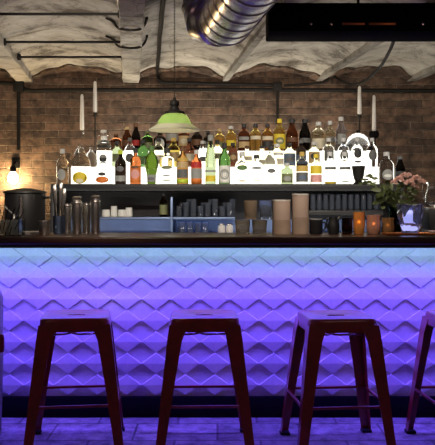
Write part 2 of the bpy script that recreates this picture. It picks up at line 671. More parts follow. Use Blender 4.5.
bm = box(bm_new(), -3.0, 3.0, CY0 - PY + .03, CY0 - PY + .045, CB - .02, CB + .001)
o = obj('led_channel', bm, M['black'], t, False)
bm = box(bm_new(), -2.95, 2.95, CY0 - PY + .046, CY0 - PY + .052, CB - .016, CB - .004)
o = obj('led_strip', bm, M['led'], t, False)
o['label'] = 'pale blue LED strip under the counter edge'
area('counter_led_blue', (0, CY0 + .056, CB - .016), (math.radians(80), 0, 0), 5.8, .02, 2.6, (.42, .80, 1), 100)
area('counter_led_violet', (0, CY0 + .062, CB - .006), (math.radians(-24), 0, 0), 5.8, .02, 82, (.145, .072, 1), 180)

# ------------------------------------------------------------------ back bar: cabinet + stepped light shelf
BY = 5.50         # front of the back bar
ZB = at(0, 183, BY).z - .006
xl, xr = at(50, 0, BY).x, at(404, 0, BY).x
t = thing('back_bar', 'dark back bar cabinet with open shelves under the glowing bottle display', 'cabinet', (0, BY, 0))
zsh = at(0, 218, BY).z          # lower shelf
bm = box(bm_new(), xl, xr, 0, .57, ZB - .05, ZB, .004)
obj('ledge', bm, M['carcass'], t)
bm = box(bm_new(), xl, xr, .40, .44, 0, ZB - .05)
obj('back_panel', bm, M['carcass'], t, False)
for x in (xl, xr - .03):
    bm = box(bm_new(), x, x + .03, 0, .44, 0, ZB - .05, .003)
    obj('side_panel', bm, M['carcass'], t)
bm = box(bm_new(), at(92, 0, BY).x, at(235, 0, BY).x, .02, .40, zsh - .012, zsh + .006, .003)
o = obj('shelf', bm, M['blue_steel'], t)
o['label'] = 'blue lit steel shelf'
p = at(171.5, 0, BY)
bm = box(bm_new(), p.x - .008, p.x + .008, .0, .40, .9, at(0, 197, BY).z, .002)
o = obj('divider', bm, M['blue_steel'], t)
o['label'] = 'narrow upright steel divider'
zw = .94
bm = box(bm_new(), xl + .03, xr - .03, -.02, .40, zw - .05, zw, .004)
obj('worktop', bm, M['blue_steel'], t)
bm = box(bm_new(), xl + .031, xr - .031, .375, .399, zw + .002, zsh - .02)
o = obj('splashback', bm, M['blue_steel'], t, False)
zr = at(0, 210.5, BY).z
bm = box(bm_new(), at(308, 0, BY).x, at(384, 0, BY).x, .02, .40, zr - .035, zr, .003)
obj('shelf', bm, M['carcass'], t)
bm = box(bm_new(), xl, xr, .02, .40, 0, .85)
obj('base', bm, M['black'], t, False)
area('shelf_blue_fill', (0, BY + .05, zsh - .02), (math.radians(35), 0, 0), 1.9, .02, .35, (.30, .45, 1), 180)  # blue fill light added to tint the steel under the shelf

# stepped light display
S1Y, S2Y = 5.64, 5.75
z1, z2, z3 = ZB, at(0, 167, S1Y).z, at(0, 151, S2Y).z
t = thing('bottle_display', 'glowing white stepped bottle display on the back bar', 'display', (0, S1Y, z1))
xa, xb = at(71, 0, S1Y).x, at(383, 0, S1Y).x
obj('lower_step', box(bm_new(), xa, xb, 0, S2Y - S1Y - .001, .001, z2 - z1, .003), M['lightbox'], t)
xa, xb = at(98, 0, S2Y).x, at(372, 0, S2Y).x
obj('upper_step', box(bm_new(), xa, xb, S2Y - S1Y, .28, .001, z3 - z1, .003), M['lightbox'], t)
ROW = {1: (5.575, z1), 2: (5.695, z2), 3: (5.80, z3)}

# ------------------------------------------------------------------ bottles
STY = {
    'std': [(0, 0), (.92, 0), (1, .02), (1, .58), (.9, .66), (.55, .74), (.36, .80), (.33, .93), (.36, .94), (.36, .97)],
    'square': [(0, 0), (.95, 0), (1, .015), (1, .66), (.93, .71), (.5, .755), (.34, .79), (.33, .92), (.37, .93), (.37, .96)],
    'beer': [(0, 0), (.93, 0), (1, .02), (1, .50), (.92, .58), (.66, .70), (.46, .82), (.40, .94), (.44, .95), (.44, .97)],
    'round': [(0, 0), (.55, 0), (.62, .02), (.66, .22), (.80, .33), (1, .48), (1, .60), (.80, .72), (.45, .80), (.34, .86), (.33, .95), (.38, .96), (.38, .97)],
    'slim': [(0, 0), (.93, 0), (1, .02), (.97, .50), (.85, .62), (.52, .76), (.40, .86), (.36, .95), (.42, .96), (.42, .98)],
    'squat': [(0, 0), (.9, 0), (1, .05), (1, .55), (.85, .68), (.45, .78), (.30, .83), (.28, .93), (.34, .94), (.34, .97)],
    'decanter': [(0, 0), (.8, 0), (.98, .06), (1, .30), (.9, .55), (.62, .72), (.35, .80), (.24, .84), (.24, .90), (.34, .92)],
}


def rad_at(prof, h):
    for (r0, h0), (r1, h1) in zip(prof, prof[1:]):
        if h0 <= h <= h1 and h1 > h0:
            return r0 + (r1 - r0) * (h - h0) / (h1 - h0)
    return prof[-1][0]


DEEP = {'green_glass': (.055, .095, .010), 'orange_glass': (.34, .10, .03), 'amber_glass': (.22, .11, .03), 'brown_glass': (.06, .02, .01), 'pale_green': (.30, .36, .22), 'gold_glass': (.36, .27, .06)}  # display glow worked into the colour: darker copies of glasses for lower rows
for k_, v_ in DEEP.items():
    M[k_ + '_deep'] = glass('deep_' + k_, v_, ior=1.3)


def bottle(px, ytop, w, row, style, gl, cap, labels, lab, cat='bottle', base=None, group=None, name='bottle'):
    Y, z = base if base else ROW[row]
    X = (px - HX) * Y / F
    H = (CZ + (HY - ytop) * Y / F) - z
    R = w / 2 * Y / F
    t = thing(name, lab, cat, (X, Y, z + .001), 0, group or {1: 'bottles on the lowest ledge', 2: 'bottles on the middle step', 3: 'bottles on the top step'}[row])
    pr = STY[style]
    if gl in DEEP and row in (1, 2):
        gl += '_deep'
    obj('glass_body', lathe(bm_new(), [(r * R, h * H) for r, h in pr] + [(0, pr[-1][1] * H)], 20), M[gl], t)
    if cap:
        rc = pr[-1][0] * R * 1.12
        h0 = pr[-1][1] - .10
        obj('cap', lathe(bm_new(), [(rc, h0 * H), (rc * 1.03, (h0 + .01) * H), (rc, H * .985), (rc * .8, H), (0, H)], 14), M['l_' + cap], t)
    for lb in labels:
        h0, h1, col = lb[:3]
        half = lb[3] if len(lb) > 3 else 78
        off = lb[4] if len(lb) > 4 else .0009
        nm = 'paper_label' if off < .0012 else 'label_emblem'
        hs = [h0 + (h1 - h0) * i / 4 for i in range(5)]
        if half < 50:      # oval patch
            bm = bm_new()
            cz, hh = (h0 + h1) / 2, (h1 - h0) / 2
            ring = []
            for rr in (0, .5, 1):
                row_ = []
                for q in range(16):
                    a = 2 * PI * q / 16
                    h = cz + hh * rr * math.sin(a)
                    th = -PI / 2 + math.radians(half) * rr * math.cos(a)
                    rd = rad_at(pr, h) * R + off
                    row_.append(bm.verts.new((rd * math.cos(th), rd * math.sin(th), h * H)))
                ring.append(row_)
            for A, B in zip(ring, ring[1:]):
                for q in range(16):
                    bm.faces.new((A[q], A[(q + 1) % 16], B[(q + 1) % 16], B[q]))
            bmesh.ops.remove_doubles(bm, verts=bm.verts[:], dist=1e-6)
        else:
            bm = lathe(bm_new(), [(rad_at(pr, h) * R + off, h * H) for h in hs], 14, -PI / 2 - math.radians(half), -PI / 2 + math.radians(half))
        obj(nm, bm, M['l_' + col], t)
    return t


E = .0018
# front row, on the dark ledge
bottle(62.5, 149, 12, 1, 'std', 'clear', 'silver', [(.10, .42, 'lgrey', 40)], 'clear bottle with silver cap standing alone at the urn end of the ledge')
bottle(81, 146, 19, 1, 'squat', 'clear', None, [(.0, .31, 'yellow', 49), (.02, .13, 'cream', 22, E)], 'wide clear bottle with a broad yellow label on the lowest ledge')
bottle(103, 158, 17, 1, 'squat', 'clear', 'dark', [(.03, .28, 'orange', 48), (.30, .44, 'dark', 26, E)], 'wide clear bottle with orange red oval label and dark stopper')
bottle(120.5, 150, 11.5, 1, 'std', 'dark_glass', 'lime', [(.08, .24, 'lgrey', 60), (.36, .52, 'grey', 40)], 'black bottle with pale grey label and yellow green cap on the lowest ledge')
bottle(135.5, 148, 11, 1, 'square', 'orange_glass', 'dark', [(.04, .50, 'orange'), (.14, .40, 'pink', 48, E), (.42, .5, 'brown', 45, E)], 'orange bottle with a pink panel on its orange label')
bottle(151.5, 146, 14, 1, 'round', 'green_glass', 'green', [(.05, .24, 'lgrey', 70), (.09, .18, 'grey', 40, E)], 'green round shouldered bottle with pale label under the lamp')
bottle(167, 148, 15, 1, 'square', 'clear', 'dark', [(.40, .50, 'olive', 45, E), (.20, .24, 'dark', 35, E), (.08, .12, 'olive', 40, E)], 'white bottle with olive emblem and black cap under the green lamp')
bottle(182.5, 146, 12, 1, 'std', 'amber_glass', 'brown', [(.02, .13, 'lime'), (.16, .38, 'grey', 60), (.42, .58, 'tan'), (.6, .68, 'gold')], 'amber bottle with tan and grey labels and lime green foot')
bottle(196.5, 150, 11, 1, 'std', 'orange_glass', 'silver', [(.0, .14, 'orange'), (.16, .45, 'lgrey'), (.47, .64, 'red')], 'bottle with red shoulder label, grey label and orange foot')
bottle(210.5, 135, 11, 1, 'slim', 'pale_green', 'lgrey', [(.05, .17, 'yellow', 60), (.24, .28, 'lgrey')], 'tall pale green glass bottle with small yellow label on the lowest ledge')
bottle(224.5, 143, 12, 1, 'std', 'dgreen_glass', 'dark', [(.02, .44, 'white'), (.10, .36, 'lgrey', 46, E), (.14, .30, 'white', 32, E)], 'dark green bottle with white label and grey ring emblem')
bottle(242, 152, 14, 1, 'std', 'clear', 'silver', [(.06, .12, 'cream', 40), (.42, .58, 'green', 46, E)], 'clear bottle with a green emblem on its shoulder')
bottle(256.5, 155, 14, 1, 'std', 'clear', 'dark', [(.50, .58, 'grey', 48, E), (.10, .14, 'cream', 45)], 'clear bottle with a low wide grey emblem')
bottle(271, 146, 13, 1, 'std', 'clear', 'dark', [(.28, .40, 'grey', 36, E), (.16, .19, 'lgrey', 40)], 'clear bottle with a dark crest and black cap on the lowest ledge')
bottle(287, 163, 12, 1, 'square', 'pale_green', 'silver', [(.06, .48, 'olive', 60), (.14, .36, 'lgrey', 40, E)], 'small pale green bottle with grey green label')
bottle(302, 152, 12, 1, 'square', 'clear', 'gold', [(.06, .36, 'grey'), (.38, .56, 'gold'), (.14, .26, 'blue', 44, E)], 'bottle with gold shoulder label above a blue grey label')
bottle(316, 154, 11.5, 1, 'std', 'straw_glass', 'yellow', [(.06, .30, 'pink'), (.34, .60, 'yellow')], 'bottle with yellow shoulder label above a pinkish label')
bottle(330, 152, 12.5, 1, 'std', 'clear', 'silver', [(.44, .53, 'grey', 60), (.0, .07, 'yellow', 60)], 'clear bottle with grey band and yellow foot label')
bottle(344.5, 152, 12.5, 1, 'std', 'clear', 'silver', [(.44, .53, 'grey', 60), (.05, .09, 'olive', 40)], 'clear bottle with grey band next to the dark goblet')
bottle(386.5, 152, 15, 1, 'std', 'clear', 'silver', [(.12, .45, 'lgrey', 44), (.2, .3, 'white', 30, E)], 'clear bottle with silver cap standing alone beside the pink flowers')
# middle row
bottle(80, 143, 13, 2, 'decanter', 'clear', None, [], 'empty clear cut decanter at the urn end of the middle step', 'decanter')
bottle(91, 147, 10, 2, 'squat', 'frost', None, [], 'small frosted jar between the cut decanter and the round emblem bottle', 'jar', name='jar')
bottle(104, 136, 15, 2, 'square', 'clear', 'white', [(.14, .40, 'lgrey', 30, E)], 'pale bottle with a dark round emblem on the middle step')
for (px, yt, w, sty, gl, cap, lbs, lab) in [
    (117, 141, 10, 'std', 'pale_green', 'dark', [(.2, .5, 'olive', 60)], 'pale bottle with olive label behind the black bottle'),
    (130, 138, 11, 'std', 'clear', 'grey', [(.16, .46, 'grey', 48)], 'clear bottle with round grey green label behind the orange bottle'),
    (143, 140, 11, 'std', 'dgreen_glass', 'dark', [(.1, .4, 'green', 60)], 'dark green bottle with green label behind the round green bottle'),
    (158.5, 138, 12, 'std', 'straw_glass', 'dark', [(.1, .4, 'cream', 60)], 'pale straw bottle with cream label behind the lamp lit bottles'),
    (173.5, 138, 13, 'std', 'gold_glass', 'gold', [(.2, .5, 'tan', 60)], 'golden bottle with tan label on the middle step'),
    (189.5, 138, 11, 'std', 'brown_glass', 'dark', [(.2, .45, 'cream', 50)], 'brown bottle with cream label on the middle step behind the amber one'),
    (203, 141, 11, 'slim', 'clear', 'silver', [(.2, .4, 'grey', 45)], 'slim clear bottle behind the tall pale green bottle'),
    (217.5, 140, 11, 'std', 'straw_glass', 'dark', [(.3, .5, 'olive', 50)], 'straw coloured bottle behind the white ring emblem bottle'),
    (233, 143, 10, 'std', 'brown_glass', 'dark', [(.2, .6, 'brown'), (.3, .5, 'tan', 40, E)], 'small dark brown bottle with brown label on the middle step'),
    (247, 146, 11, 'std', 'straw_glass', 'brown', [(.3, .5, 'cream', 60)], 'straw bottle with brown cap behind the green emblem bottle'),
    (262, 146, 12, 'std', 'straw_glass', 'dark', [(.1, .34, 'cream', 60)], 'straw bottle with black cap behind the dark crest bottle'),
    (277, 144, 13, 'std', 'straw_glass', 'white', [(.1, .36, 'cream'), (.5, .62, 'white', 60)], 'pale yellow bottle with cream label on the middle step'),
    (289.5, 143, 11.5, 'std', 'straw_glass', 'dark', [(.05, .56, 'blue'), (.2, .42, 'grey', 45, E)], 'bottle with dark blue label under the brown beer bottle'),
    (301, 140, 10.5, 'std', 'dark_glass', 'grey', [(.1, .45, 'blue'), (.2, .35, 'lgrey', 45, E)], 'black bottle with grey cap and blue grey label on the middle step'),
    (314, 142, 12, 'std', 'straw_glass', 'silver', [(.15, .6, 'tan', 65), (.30, .55, 'dark', 40, E)], 'bottle with tan label and black square emblem'),
    (328.5, 138, 12, 'std', 'clear', 'silver', [(.2, .58, 'grey', 50)], 'clear bottle with tall grey label behind the yellow footed one'),
    (343.5, 138, 11.5, 'std', 'clear', 'silver', [(.2, .58, 'grey', 45), (.1, .14, 'gold', 60)], 'clear bottle with tall grey label and gold line'),
    (357, 138, 11.5, 'std', 'clear', 'silver', [(.3, .62, 'dark', 40), (.14, .22, 'grey', 36)], 'clear bottle with black label above the dark goblet'),
    (372, 138, 11.5, 'std', 'clear', 'silver', [(.22, .58, 'grey', 45)], 'clear bottle with grey label at the flower end of the middle step'),
]:
    bottle(px, yt, w, 2, sty, gl, cap, lbs, lab)
# top row
for (px, yt, w, sty, gl, cap, lbs, lab) in [
    (103.5, 130, 14, 'square', 'clear', 'white', [(.12, .50, 'lgrey', 55)], 'white bottle with grey window label on the top step'),
    (116, 134, 11, 'std', 'brown_glass', 'brown', [(.2, .5, 'brown', 60)], 'dark brown bottle with brown label next to the white bottle'),
    (127, 127, 10, 'slim', 'brown_glass', 'tan', [(.2, .45, 'brown', 60)], 'thin reddish brown bottle with tan cap on the top step'),
    (136, 124, 9.5, 'slim', 'dark_glass', 'brown', [(.2, .4, 'red', 50)], 'thin tall dark bottle with red label beside the green lamp'),
    (147.5, 131, 11, 'std', 'dgreen_glass', 'olive', [(.15, .42, 'olive', 60)], 'olive green bottle with olive cap under the lamp edge'),
    (160, 131, 13, 'std', 'dark_glass', 'dark', [(.10, .62, 'white', 46)], 'black bottle with a round white label under the lamp'),
    (172, 126, 12.5, 'square', 'brown_glass', 'grey', [(.40, .68, 'lgrey', 70), (.08, .3, 'grey', 60)], 'brown bottle with two grey labels under the lamp'),
    (184, 127, 11, 'square', 'brown_glass', 'brown', [(.20, .62, 'tan', 70), (.3, .5, 'cream', 40, E)], 'brown bottle with square tan label under the lamp edge'),
    (197, 128, 11, 'std', 'dark_glass', 'brown', [(.25, .5, 'brown', 60)], 'dark bottle with brown label just beyond the lamp'),
    (208, 131, 9.5, 'std', 'dark_glass', 'dark', [(.25, .45, 'grey', 50)], 'small black bottle with grey label above the pale green bottle'),
    (219.5, 129, 10.5, 'std', 'gold_glass', 'tan', [(.2, .4, 'olive', 60)], 'olive gold bottle with tan cap on the top step'),
    (231, 126, 11, 'std', 'gold_glass', 'silver', [(.2, .42, 'yellow', 60)], 'golden yellow bottle with silver cap and yellow label'),
    (244, 124, 12, 'std', 'brown_glass', 'dark', [(.12, .34, 'tan', 60), (.4, .52, 'lgrey', 55)], 'reddish brown bottle with two pale labels and black cap'),
    (255.5, 124, 11.5, 'std', 'gold_glass', 'dark', [(.42, .55, 'cream', 60)], 'gold bottle with cream neck label and black cap'),
    (267.5, 124, 11.5, 'std', 'amber_glass', 'dark', [(.12, .36, 'dark', 60), (.40, .54, 'cream', 60)], 'amber bottle with cream and black labels and black cap'),
    (279.5, 119, 12, 'std', 'gold_glass', 'yellow', [(.08, .52, 'yellow', 70), (.2, .42, 'olive', 46, E), (.26, .36, 'cream', 30, E)], 'gold bottle with yellow label and round emblem'),
    (292, 119, 12, 'beer', 'brown_glass', 'dark', [(.28, .42, 'brown', 60)], 'tall brown long necked beer bottle on the top step'),
    (305, 119, 11.5, 'beer', 'dark_glass', 'dark', [(.26, .40, 'grey', 60)], 'tall blackish long necked beer bottle on the top step'),
    (318.5, 122, 14, 'std', 'straw_glass', 'silver', [(.08, .42, 'cream', 70)], 'wide pale bottle with cream label and silver cap'),
    (330, 121, 10.6, 'std', 'straw_glass', 'silver', [(.3, .46, 'grey', 55)], 'pale straw bottle with silver cap and grey label'),
    (341, 117, 10.5, 'slim', 'blue_glass', 'silver', [(.2, .5, 'lgrey', 50)], 'tall pale blue bottle with silver cap'),
]:
    bottle(px, yt, w, 3, sty, gl, cap, lbs, lab)

# dome shaped decanter on the top step
Y, z = ROW[3]
t = thing('glass_cloche', 'big clear glass dome on the top step below a candle', 'cloche', ((358.5 - HX) * Y / F, Y, z + .001))
Y = 5.83
t.location.y = Y
R = 12 * Y / F
pr = [(R, 0), (R, .03), (R * .97, .06), (R * .82, .10), (R * .5, .125), (R * .15, .135), (0, .136)]
bm = lathe(bm_new(), pr + [], 24)
ret = lathe(bm, [(R - .004, 0), (R - .004, .03), (R * .95 - .003, .06), (R * .8 - .003, .098), (R * .48, .121), (0, .131)], 24)
obj('dome', bm, M['thin_clear'], t)
obj('knob', lathe(bm_new(), [(.006, .134), (.006, .142), (.012, .148), (.010, .156), (0, .158)], 14), M['matte_black'], t)

# dark goblet on the ledge
Y, z = ROW[1]
t = thing('goblet', 'dark metal goblet standing on the ledge beside the flowers', 'goblet', ((358.5 - HX) * Y / F, Y, z + .001), 0)
obj('bowl', lathe(bm_new(), [(0, .03), (.030, .03), (.038, .06), (.044, .10), (.048, .126), (.044, .126), (.040, .10), (.033, .06), (0, .036)], 24), M['soot_iron'], t)
obj('foot', lathe(bm_new(), [(0, 0), (.036, 0), (.036, .006), (.026, .014), (.024, .024), (.03, .031), (0, .031)], 24), M['soot_iron'], t)

# ------------------------------------------------------------------ candles in holders
for (px, y0, y1, base_row, lab, clab, bx) in [
    (82, 95, 131, 3, 'slim glass candlestick over the wide yellow label bottle', 'white candle standing nearest the conduit above the urn', 0),
    (95, 82, 113, 3, 'tall thin candlestick beside the white window label bottle', 'taller white candle close to the white bottle', 0),
    (359.5, 87, 115, 3, 'thin candlestick rising behind the clear glass dome', 'white candle rising above the clear glass dome', 0),
    (374, 96, 132, 3, 'dark ornamental candlestick with a round black cup', 'white candle in the dark ornamental candlestick', 1)]:
    Y, z = 5.975, z1
    P = at(px, y1, Y)
    h = P.z - z
    t = thing('candlestick', lab, 'candlestick', (P.x, Y, z + .001), 0, 'candlesticks at the two ends of the display')
    if bx:
        obj('foot', lathe(bm_new(), [(0, 0), (.045, 0), (.045, .008), (.015, .02), (0, .022)], 16), M['matte_black'], t)
        obj('stem', lathe(bm_new(), [(0, .015), (.012, .015), (.010, h * .4), (.026, h * .5), (.026, h * .6), (.012, h * .7), (.011, h - .05), (.03, h - .045), (.04, h - .02), (.034, h + .004), (0, h + .004)], 16), M['matte_black'], t)
    else:
        gm = M['thin_clear'] if px < 90 else M['soot_iron']
        obj('foot', lathe(bm_new(), [(0, 0), (.04, 0), (.04, .006), (.012, .018), (0, .02)], 16), gm, t)
        obj('stem', lathe(bm_new(), [(0, .012), (.006, .012), (.005, h * .4), (.010, h * .45), (.005, h * .5), (.005, h - .03), (.014, h - .02), (.015, h), (0, h)], 14), gm, t)
    ht = (y1 - y0) * Y / F
    c = thing('candle', clab, 'candle', (P.x, Y, P.z + .006), 0, 'white taper candles')
    obj('wax', lathe(bm_new(), [(0, 0), (.013, 0), (.0165, .01), (.0145, ht * .6), (.012, ht * .95), (.006, ht), (0, ht)], 14), M['wax'], c)
    obj('wick', tube(bm_new(), [(0, 0, ht - .002), (.001, 0, ht + .012)], .0014, 6), M['matte_black'], c)

# ------------------------------------------------------------------ pendant lamp
YL = 3.9
p = at(174.5, 129, YL)
t = thing('pendant_lamp', 'green glass pendant lamp with white rim hanging on a thin chain', 'lamp', p)
RR = 26 * YL / F
pr = [(RR * .70, .012), (RR * .67, .024), (RR * .61, .042), (RR * .52, .060), (RR * .42, .071), (RR * .30, .076), (.03, .077)]
bm = lathe(bm_new(), pr, 40)
obj('green_shade', bm, M['green_shade'], t)
bm = lathe(bm_new(), [(RR * .68, .014), (RR * .97, -.009), (RR, -.007), (RR * .995, -.003), (RR * .70, .021)], 40)
o = obj('rim', bm, M['rim_glass'], t)
o['label'] = 'white rim of the shade'
obj('fitter', lathe(bm_new(), [(.05, .074), (.05, .084), (.026, .092), (.022, .104), (.018, .112), (.024, .118), (.022, .135), (.010, .142), (.006, .155), (0, .155)], 20), M['soot_iron'], t)
obj('bulb', lathe(bm_new(), [(0, .008), (.018, .012), (.026, .022), (.020, .038), (.012, .05), (.012, .076), (0, .076)], 16), M['bulb'], t)
ztop = 2.2 - p.z
bm = bm_new()
nl = 70
for i in range(nl):
    z_ = .150 + (ztop - .150) * i / nl
    hgt = (ztop - .15) / nl * 1.25
    ax = Vector((1, 0, 0)) if i % 2 else Vector((0, 1, 0))
    loop = [Vector((0, 0, z_ + hgt / 2)) + ax * (.0035 * math.cos(a)) + Vector((0, 0, hgt / 2 * math.sin(a))) for a in [2 * PI * q / 8 for q in range(9)]]
    tube(bm, loop, .0013, 4, False)
obj('chain', bm, M['soot_iron'], t)
point('pendant_light', p + Vector((0, 0, .018)), 3.0, (1, .84, .55), .03)

# ------------------------------------------------------------------ wall lamp behind the urn
P = at(13, 178, 6.01)
t = thing('wall_lamp', 'glowing bare bulb wall lamp on the brick behind the black urn', 'lamp', P)
obj('bulb', lathe(bm_new(), [(0, -.045), (.02, -.042), (.038, -.02), (.040, .0), (.032, .025), (.018, .042), (.016, .05), (0, .05)], 20), M['wall_bulb'], t)
obj('socket', lathe(bm_new(), [(.0165, .045), (.022, .048), (.024, .075), (.016, .09), (0, .092)], 16), M['matte_black'], t)
obj('bracket', tube(bm_new(), smooth_path([(0, 0, .085), (0, .02, .115), (0, .05, .12), (0, .088, .12)], 6), .007, 8), M['matte_black'], t)
obj('wall_plate', box(bm_new(), -.03, .03,   .075, .089, .08, .16, .004), M['matte_black'], t)
point('wall_lamp_light', P + Vector((0, .0, -.01)), 95, (1, .72, .36), .045)

# ------------------------------------------------------------------ things on the bar counter
ZC = CT + .001
YC = 4.48


def on_bar(px, Y=YC):
    return Vector(((px - HX) * Y / F, Y, ZC))


def px2m(w, Y=YC):
    return w * Y / F


def hh(py, Y=YC):
    return CZ + (HY - py) * Y / F - ZC


# urn
Y = 4.47
t = thing('urn', 'large black drum shaped urn with domed lid and chrome tap on the counter', 'urn', on_bar(25, Y))
R, H = px2m(20, Y), hh(193, Y)
obj('body', lathe(bm_new(), [(0, 0), (R * .94, 0), (R * .97, .012), (R, .03), (R, H * .96), (R * .97, H), (0, H)], 40), M['black'], t)
obj('lid', lathe(bm_new(), [(R * 1.05, H * .985), (R * 1.07, H), (R * 1.05, H + .008), (R * .8, H + .016), (R * .4, H + .025), (0, H + .028)], 40), M['black'], t)
obj('handle', box(bm_new(), R * .99, R * 1.22, -.03, .03, H * .86, H * .93, .008), M['black'], t)
obj('gauge_tube', tube(bm_new(), [(.008, -R - .012, .075), (.008, -R - .012, H * .93)], .011, 10), M['steel'], t)
bm = bm_new()
tube(bm, smooth_path([(-.02, -R + .005, .10), (-.02, -R - .03, .10), (-.02, -R - .045, .09), (-.02, -R - .046, .05)], 5), .010, 10)
obj('tap', bm, M['steel'], t)
obj('tap_lever', tube(bm_new(), [(-.02, -R - .028, .10), (-.075, -R - .04, .155)], .006, 8), M['steel'], t)
obj('base_ring', lathe(bm_new(), [(R * .93, 0.0), (R * 1.04, 0), (R * 1.04, .012), (R * .99, .018), (R * .95, .018)], 40), M['steel'], t)
# clear bin with stirrers
Y = 4.2
t = thing('straw_bin', 'low clear plastic bin in front of the black urn', 'bin', on_bar(8, Y))
w, h = px2m(14, Y), hh(219, Y)
bm = bm_new()
for a in ((-w, w, -.07, -.066), (-w, w, .066, .07), (-w, -w + .004, -.066, .066), (w - .004, w, -.066, .066)):
    box(bm, *a, 0, h)
box(bm, -w, w, -.07, .07, 0, .005)
obj('box', bm, M['thin_clear'], t, False)
for i in range(4):
    obj('partition', box(bm_new(), -w + .022 + i * .03, -w + .024 + i * .03, -.064, .064, .006, h * .95), M['frost'], t, False)
for i in range(7):
    o = obj('stirrer', tube(bm_new(), [(0, 0, 0), (.018 + .006 * i, .03, .13 + .012 * (i % 3))], .0028, 6), M['matte_black'])
    o.location = on_bar(-2 + i * 2.6, Y) + Vector((0, -.05 + .014 * (i % 4), .007))
    tag(o, 'thin black drink stirrer leaning in the clear bin', 'stirrer', 'black stirrers in the clear bin')
# small metal cup
t = thing('metal_cup', 'small dull metal cup standing between the urn and the blue container', 'cup', on_bar(44.5, 4.30))
R, H = px2m(5.6, 4.30), hh(221, 4.30)
obj('body', lathe(bm_new(), [(0, 0), (R * .86, 0), (R, .01), (R, H), (R * .93, H), (R * .92, .012), (0, .012)], 24), M['steel'], t)
obj('rim', lathe(bm_new(), [(R * .99, H - .004), (R * 1.06, H - .002), (R * 1.04, H + .003), (R * .93, H + .002)], 24), M['steel'], t)
# utensil container with bar tools
Y = 4.52
t = thing('tool_container', 'blue grey metal container holding upright bar tools', 'container', on_bar(58.5, Y))
R, H = px2m(5.6, Y), hh(216, Y)
obj('body', lathe(bm_new(), [(0, 0), (R * .95, 0), (R, .006), (R, H), (R * .94, H), (R * .93, .008), (0, .008)], 24), M['blue_steel'], t)
for (dx, y0, tilt, lab) in [(-.012, 186, -.02, 'bar tool with slim blade leaning toward the urn in the blue container'), (.008, 184, .012, 'bar tool with wide blade standing in the blue container'), (.016, 190, .03, 'short bar tool leaning toward the shakers in the blue container')]:
    H2 = hh(y0, Y)
    u = thing('bar_tool', lab, 'tool', on_bar(58.5, Y) + Vector((dx * .3, .0, .009)), 0, 'bar tools in the blue container')
    obj('shaft', tube(bm_new(), [(0, 0, 0), (tilt * .6, 0, H2 * .55)], .004, 8), M['steel'], u)
    bm = bm_new()
    tube(bm, [(tilt * .6, 0, H2 * .54), (tilt * .7, 0, H2 * .62), (tilt * .9, 0, H2 * .85), (tilt, 0, H2 * .99), (tilt, 0, H2)], [.004, .011, .014, .010, .003], 10)
    for v in bm.verts:
        v.co.y *= .3
    obj('blade', bm, M['steel'], u)
# shakers
for (px, w, yt, lid, lab) in [(67.5, 8, 204, 0, 'slim open steel shaker tin next to the blue container'), (77, 10, 201, 1, 'steel shaker with wide cap closest to the blue container'),
                              (86.5, 8.5, 203, 0, 'open steel shaker tin between the two capped shakers'), (95.5, 9.5, 200, 1, 'steel shaker with wide cap at the open shelf side')]:
    Y = 4.44 if lid else 4.53
    t = thing('cocktail_shaker', lab, 'shaker', on_bar(px, Y), 0, 'steel cocktail shakers on the counter')
    R, H = px2m(w / 2, Y), hh(yt, Y)
    pr = [(0, 0), (R * .86, 0), (R * .9, .006), (R, H * .75), (R * 1.0, H * .97), (R * .96, H)]
    obj('tin', lathe(bm_new(), pr + ([(R * .9, H), (R * .88, H * .7), (R * .8, .01), (0, .01)] if not lid else [(0, H)]), 28), M['steel'], t)
    obj('band', lathe(bm_new(), [(R * 1.0, H * .90), (R * 1.03, H * .91), (R * 1.03, H * .95), (R, H * .96)], 28), M['steel'], t)
    if lid:
        obj('cap', lathe(bm_new(), [(R * .7, H), (R * .74, H + .006), (R * .98, H + .012), (R * 1.0, H + .02), (R * .6, H + .026), (0, H + .027)], 28), M['steel'], t)


# glass helpers
def tumbler(loc, R, H, lab, mat='thin_clear', name='tumbler', cat='glass', group=None, up=True, flute=False):
    t = thing(name, lab, cat, loc, 0, group)
    pr = [(0, 0), (R * .84, 0), (R * .88, .004), (R, H * .98), (R * .985, H), (R * .93, H), (R * .80, .014), (0, .012)]
    if not up:
        pr = [(0, H), (R * .84, H), (R * .88, H - .004), (R, .004), (R * .98, 0), (R * .93, 0), (R * .80, H - .012), (0, H - .010)]
    bm = lathe(bm_new(), pr, 20)
    if flute:
        for v in bm.verts:
            r = math.hypot(v.co.x, v.co.y)
            a = math.atan2(v.co.y, v.co.x)
            if r > R * .82:
                k_ = 1 - .05 * (0.5 + .5 * math.cos(a * 10))
                v.co.x *= k_
                v.co.y *= k_
    obj('glass_wall', bm, M[mat], t)
    zb = 0 if up else H - .006
    obj('glass_foot', lathe(bm_new(), [(R * .6, zb + .001), (R * .9, zb + .001), (R * .905, zb + .005), (R * .6, zb + .005)], 20), M[mat], t)
    return t


Y = 4.42
H1 = hh(220, Y)
for (px, lab) in [(242.5, 'cut glass tumbler on the counter, lower one away from the beige canisters'), (259.5, 'cut glass tumbler on the counter, lower one touching the beige canister side')]:
    tumbler(on_bar(px, Y), px2m(8, Y), H1, lab, 'cut_glass', flute=True, group='stacked cut glass tumblers')
for (px, lab, mt) in [(250.5, 'beige tinted tumbler stacked on the two cut glass tumblers', 'pink_glass'), (265.5, 'bluish tumbler stacked beside the beige tinted one', 'blue_glass')]:
    tumbler(on_bar(px, Y) + Vector((0, 0, H1 + .003)), px2m(7, Y), hh(201, Y) - hh(220, Y), lab, 'beige_glass' if mt == 'pink_glass' else 'rack_glass', flute=True, group='stacked cut glass tumblers')
